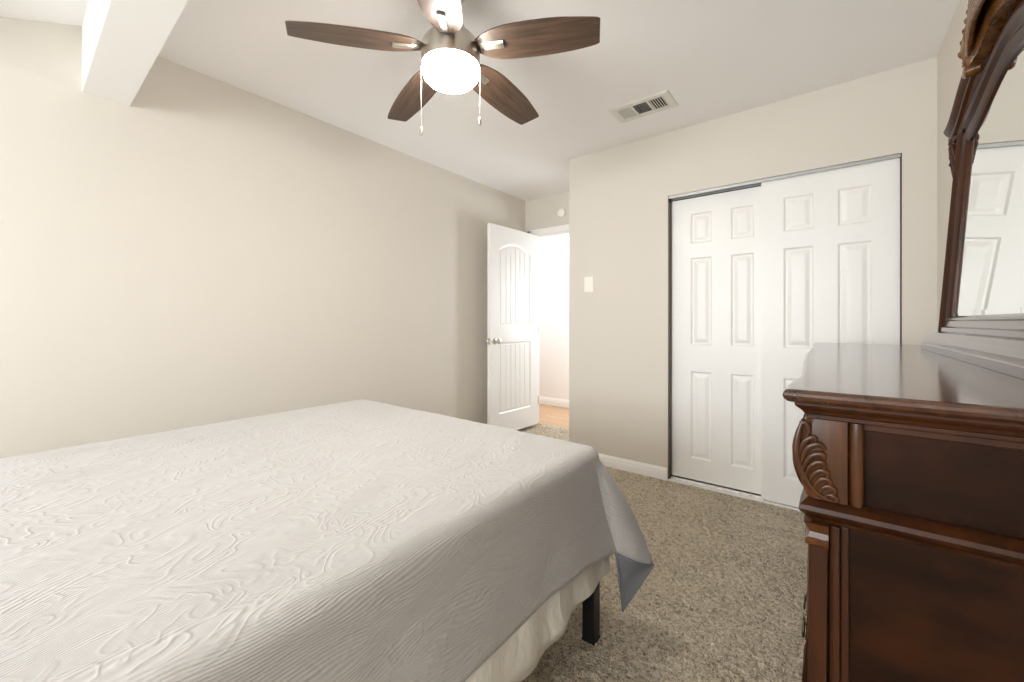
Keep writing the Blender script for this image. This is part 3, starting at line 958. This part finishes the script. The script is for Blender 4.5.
# arch outline (inner edge of the frame)
HW = .358
def inner_path():
    pts = [(HW, .0), (HW, .15), (HW, .35), (HW, .55), (HW, .597)]
    for i in range(1, 24):
        y = HW - 2 * HW * i / 24
        k = abs(y) / HW
        pts.append((y, .597 + .066 * (0.5 + 0.5 * math.cos(PI * k)) + .012 * (1 - k * k)))
    pts += [(-HW, .597), (-HW, .55), (-HW, .35), (-HW, .15), (-HW, .0)]
    return pts
def sweep_plane(path, prof, name, mat, closed_prof=True, parent=mi, ang=30):
    """sweep (offset outward, depth) profile along a path in the mirror plane"""
    bm = bmesh.new(); rows = []
    n_ = len(path)
    for i, (y, z) in enumerate(path):
        a = Vector(path[max(i - 1, 0)]); b = Vector(path[min(i + 1, n_ - 1)])
        if 0 < i < n_ - 1:
            d1 = (Vector(path[i]) - a).normalized(); d2 = (b - Vector(path[i])).normalized()
            d = (d1 + d2).normalized(); c = max(.5, d.dot(d1))
        else: d = (b - a).normalized(); c = 1
        nrm = Vector((d.y, -d.x))
        rows.append([bm.verts.new(MP(dp, y + nrm.x * o_ / c, z + nrm.y * o_ / c)) for o_, dp in prof])
    grid_faces(bm, rows, closed=closed_prof)
    if closed_prof: bm.faces.new(rows[0]); bm.faces.new(rows[-1])
    return link(name, bm, mat, parent, smooth=True, ang=ang)
prof = [(0, .040), (0, .009), (.005, .005), (.010, .007), (.018, .003), (.028, .0), (.036, .003), (.044, .009), (.052, .006), (.060, -.004), (.070, -.008), (.082, -.006), (.088, .002), (.090, .010), (.090, .055), (.0, .055)]
ipath = inner_path()
# path runs up the +y stile, over and down; outward normal check
sweep_plane(ipath, prof, 'mirror_frame', M['mahog'])
# bottom rail
bm = bmesh.new(); rows = []
for lz, lx in ((-.004, .0), (.004, -.004), (.016, -.004), (.020, .002), (.036, .004), (.040, .0), (.047, .004), (.052, .012), (.052, .05), (-.004, .05)):
    rows.append([bm.verts.new(MP(lx, -HW - .088, lz)), bm.verts.new(MP(lx, HW + .088, lz))])
rows.append(rows[0]); grid_faces(bm, rows)
link('bottom_rail', bm, M['mahog_top'], mi, smooth=True, ang=20)
# glass with a bevelled border
bm = bmesh.new()
gp = [(y, max(z, .05)) for y, z in ipath]
gp = [gp[0]] + gp[3:-3] + [gp[-1]]
cy_, cz_ = 0, .35
inner = [bm.verts.new(MP(.0125, y * .95, cz_ + (z - cz_) * .95)) for y, z in gp]
outer = [bm.verts.new(MP(.0145, y * 1.01, cz_ + (z - cz_) * 1.012)) for y, z in gp]
bm.faces.new(inner)
for i in range(len(gp)):
    j = (i + 1) % len(gp); bm.faces.new((inner[i], outer[i], outer[j], inner[j]))
link('mirror_glass', bm, M['mirror'], mi)
bm = bmesh.new()
bk = [bm.verts.new(MP(.050, y * 1.05, .35 + (z - .35) * 1.03)) for y, z in gp]
bk2 = [bm.verts.new(MP(.056, y * 1.05, .35 + (z - .35) * 1.03)) for y, z in gp]
bm.faces.new(bk); bm.faces.new(bk2[::-1])
for i in range(len(gp)): j = (i + 1) % len(gp); bm.faces.new((bk[i], bk[j], bk2[j], bk2[i]))
link('backing_board', bm, M['mahog_dark'], mi)
# cornice over the arch: an S curve from ear to crest
cpts = [(.500, .641), (.458, .643), (.41, .655), (.36, .681), (.31, .713), (.25, .743), (.17, .768), (.09, .784), (0, .788)]
cp = [(p.x, p.y) for p in curve_pts([(a, b, 0) for a, b in cpts], 26)]
cpath = cp + [(-y, z) for y, z in cp[::-1][1:]]
prof2 = [(-.012, .050), (-.012, .0), (-.004, -.006), (.004, -.008), (.008, -.016), (.016, -.018), (.022, -.016), (.028, -.022), (.038, -.029), (.045, -.031), (.051, -.029), (.054, -.022), (.054, .050)]
sweep_plane(cpath, prof2, 'arched_cornice', M['mahog'])
# carved leaves at the stile heads
for s in (1, -1):
    bm = bmesh.new()
    for k, (dy, dl) in enumerate(((.0, .140), (.008, .105), (-.010, .10))):
        pts = curve_pts([MP(-.006, s * (HW + .091 + dy), .648), MP(-.012, s * (HW + .101 + dy), .630), MP(-.008, s * (HW + .095 + dy), .648 - dl * .6), MP(-.002, s * (HW + .094 + dy * .5), .648 - dl)], 10)
        tube(bm, pts, [.006, .009, .010, .010, .009, .008, .007, .006, .004, .002], 8)
    for k in range(4):
        c = MP(-.010, s * (HW + .103), .632 - k * .024)
        bmesh.ops.create_uvsphere(bm, u_segments=10, v_segments=8, radius=.011 - .0015 * k, matrix=Matrix.Translation(c))
    link('carved_leaf', bm, M['mahog'], mi, smooth=True, ang=60)
# crest: shell fan with leafy shoulders ending in scrolls
def CP(lx, ly, lz): return MP(lx + .003, ly * .84, lz + .010)
bm = bmesh.new()
for s in (1, -1):
    # rolled scroll at the foot of each shoulder, its axis pointing out of the frame
    tube(bm, [CP(-.040, s * .270, .748), CP(-.036, s * .270, .748), CP(.0, s * .262, .752)], [.013, .018, .016], 16)
    tube(bm, curve_pts([CP(-.020, s * .262, .760), CP(-.030, s * .278, .778), CP(-.024, s * .270, .80)], 8), [.012, .014, .015, .015, .014, .012, .010, .008], 10)
    for k in range(6):
        f = k / 5
        pts = curve_pts([CP(-.030 + .006 * f, s * (.268 - .045 * f), .765 + .010 * f), CP(-.038 - .004 * f, s * (.262 - .060 * f), .815 + .004 * f), CP(-.036 - .006 * f, s * (.232 - .070 * f), .862 - .002 * f), CP(-.030 - .006 * f, s * (.175 - .060 * f), .898 - .014 * f)], 14)
        tube(bm, pts, [.007, .009, .011, .0125, .013, .0135, .013, .0125, .012, .011, .010, .008, .006, .004], 9)
    for k in range(7):   # leaf lobes along the outer edge
        f = k / 6
        c = CP(-.032, s * (.280 - .105 * f), .790 + .108 * math.sin(f * PI / 2))
        d = CP(-.046, s * (.262 - .110 * f), .812 + .092 * math.sin(f * PI / 2))
        tube(bm, curve_pts([c, c.lerp(d, .5) + Vector((-.006, 0, .004)), d], 7), [.003, .007, .009, .010, .009, .006, .003], 8)
    for k in range(8):   # flutes sweeping in to the middle
        f = k / 5
        pts = curve_pts([CP(-.040, s * (.215 - .01 * k), .775 + .013 * k), CP(-.050, s * .14, .795 + .015 * k), CP(-.056, s * .07, .808 + .0155 * k), CP(-.058, 0, .812 + .016 * k)], 12)
        tube(bm, pts, [.004, .006, .007, .008, .0085, .009, .009, .009, .009, .009, .009, .009], 8)
ol_ = [(-.255, .752), (-.268, .79), (-.245, .862), (-.190, .912), (-.09, .940), (0, .950), (.09, .940), (.190, .912), (.245, .862), (.268, .79), (.255, .752), (.13, .745), (0, .77), (-.13, .745)]
fr_ = [bm.verts.new(CP(-.034, y * .97, z)) for y, z in ol_]; bk_ = [bm.verts.new(CP(.010, y, z)) for y, z in ol_]
bm.faces.new(fr_); bm.faces.new(bk_[::-1])
for i in range(len(ol_)): j = (i + 1) % len(ol_); bm.faces.new((fr_[i], fr_[j], bk_[j], bk_[i]))
link('carved_crest', bm, M['crest'], mi, smooth=True, ang=50)
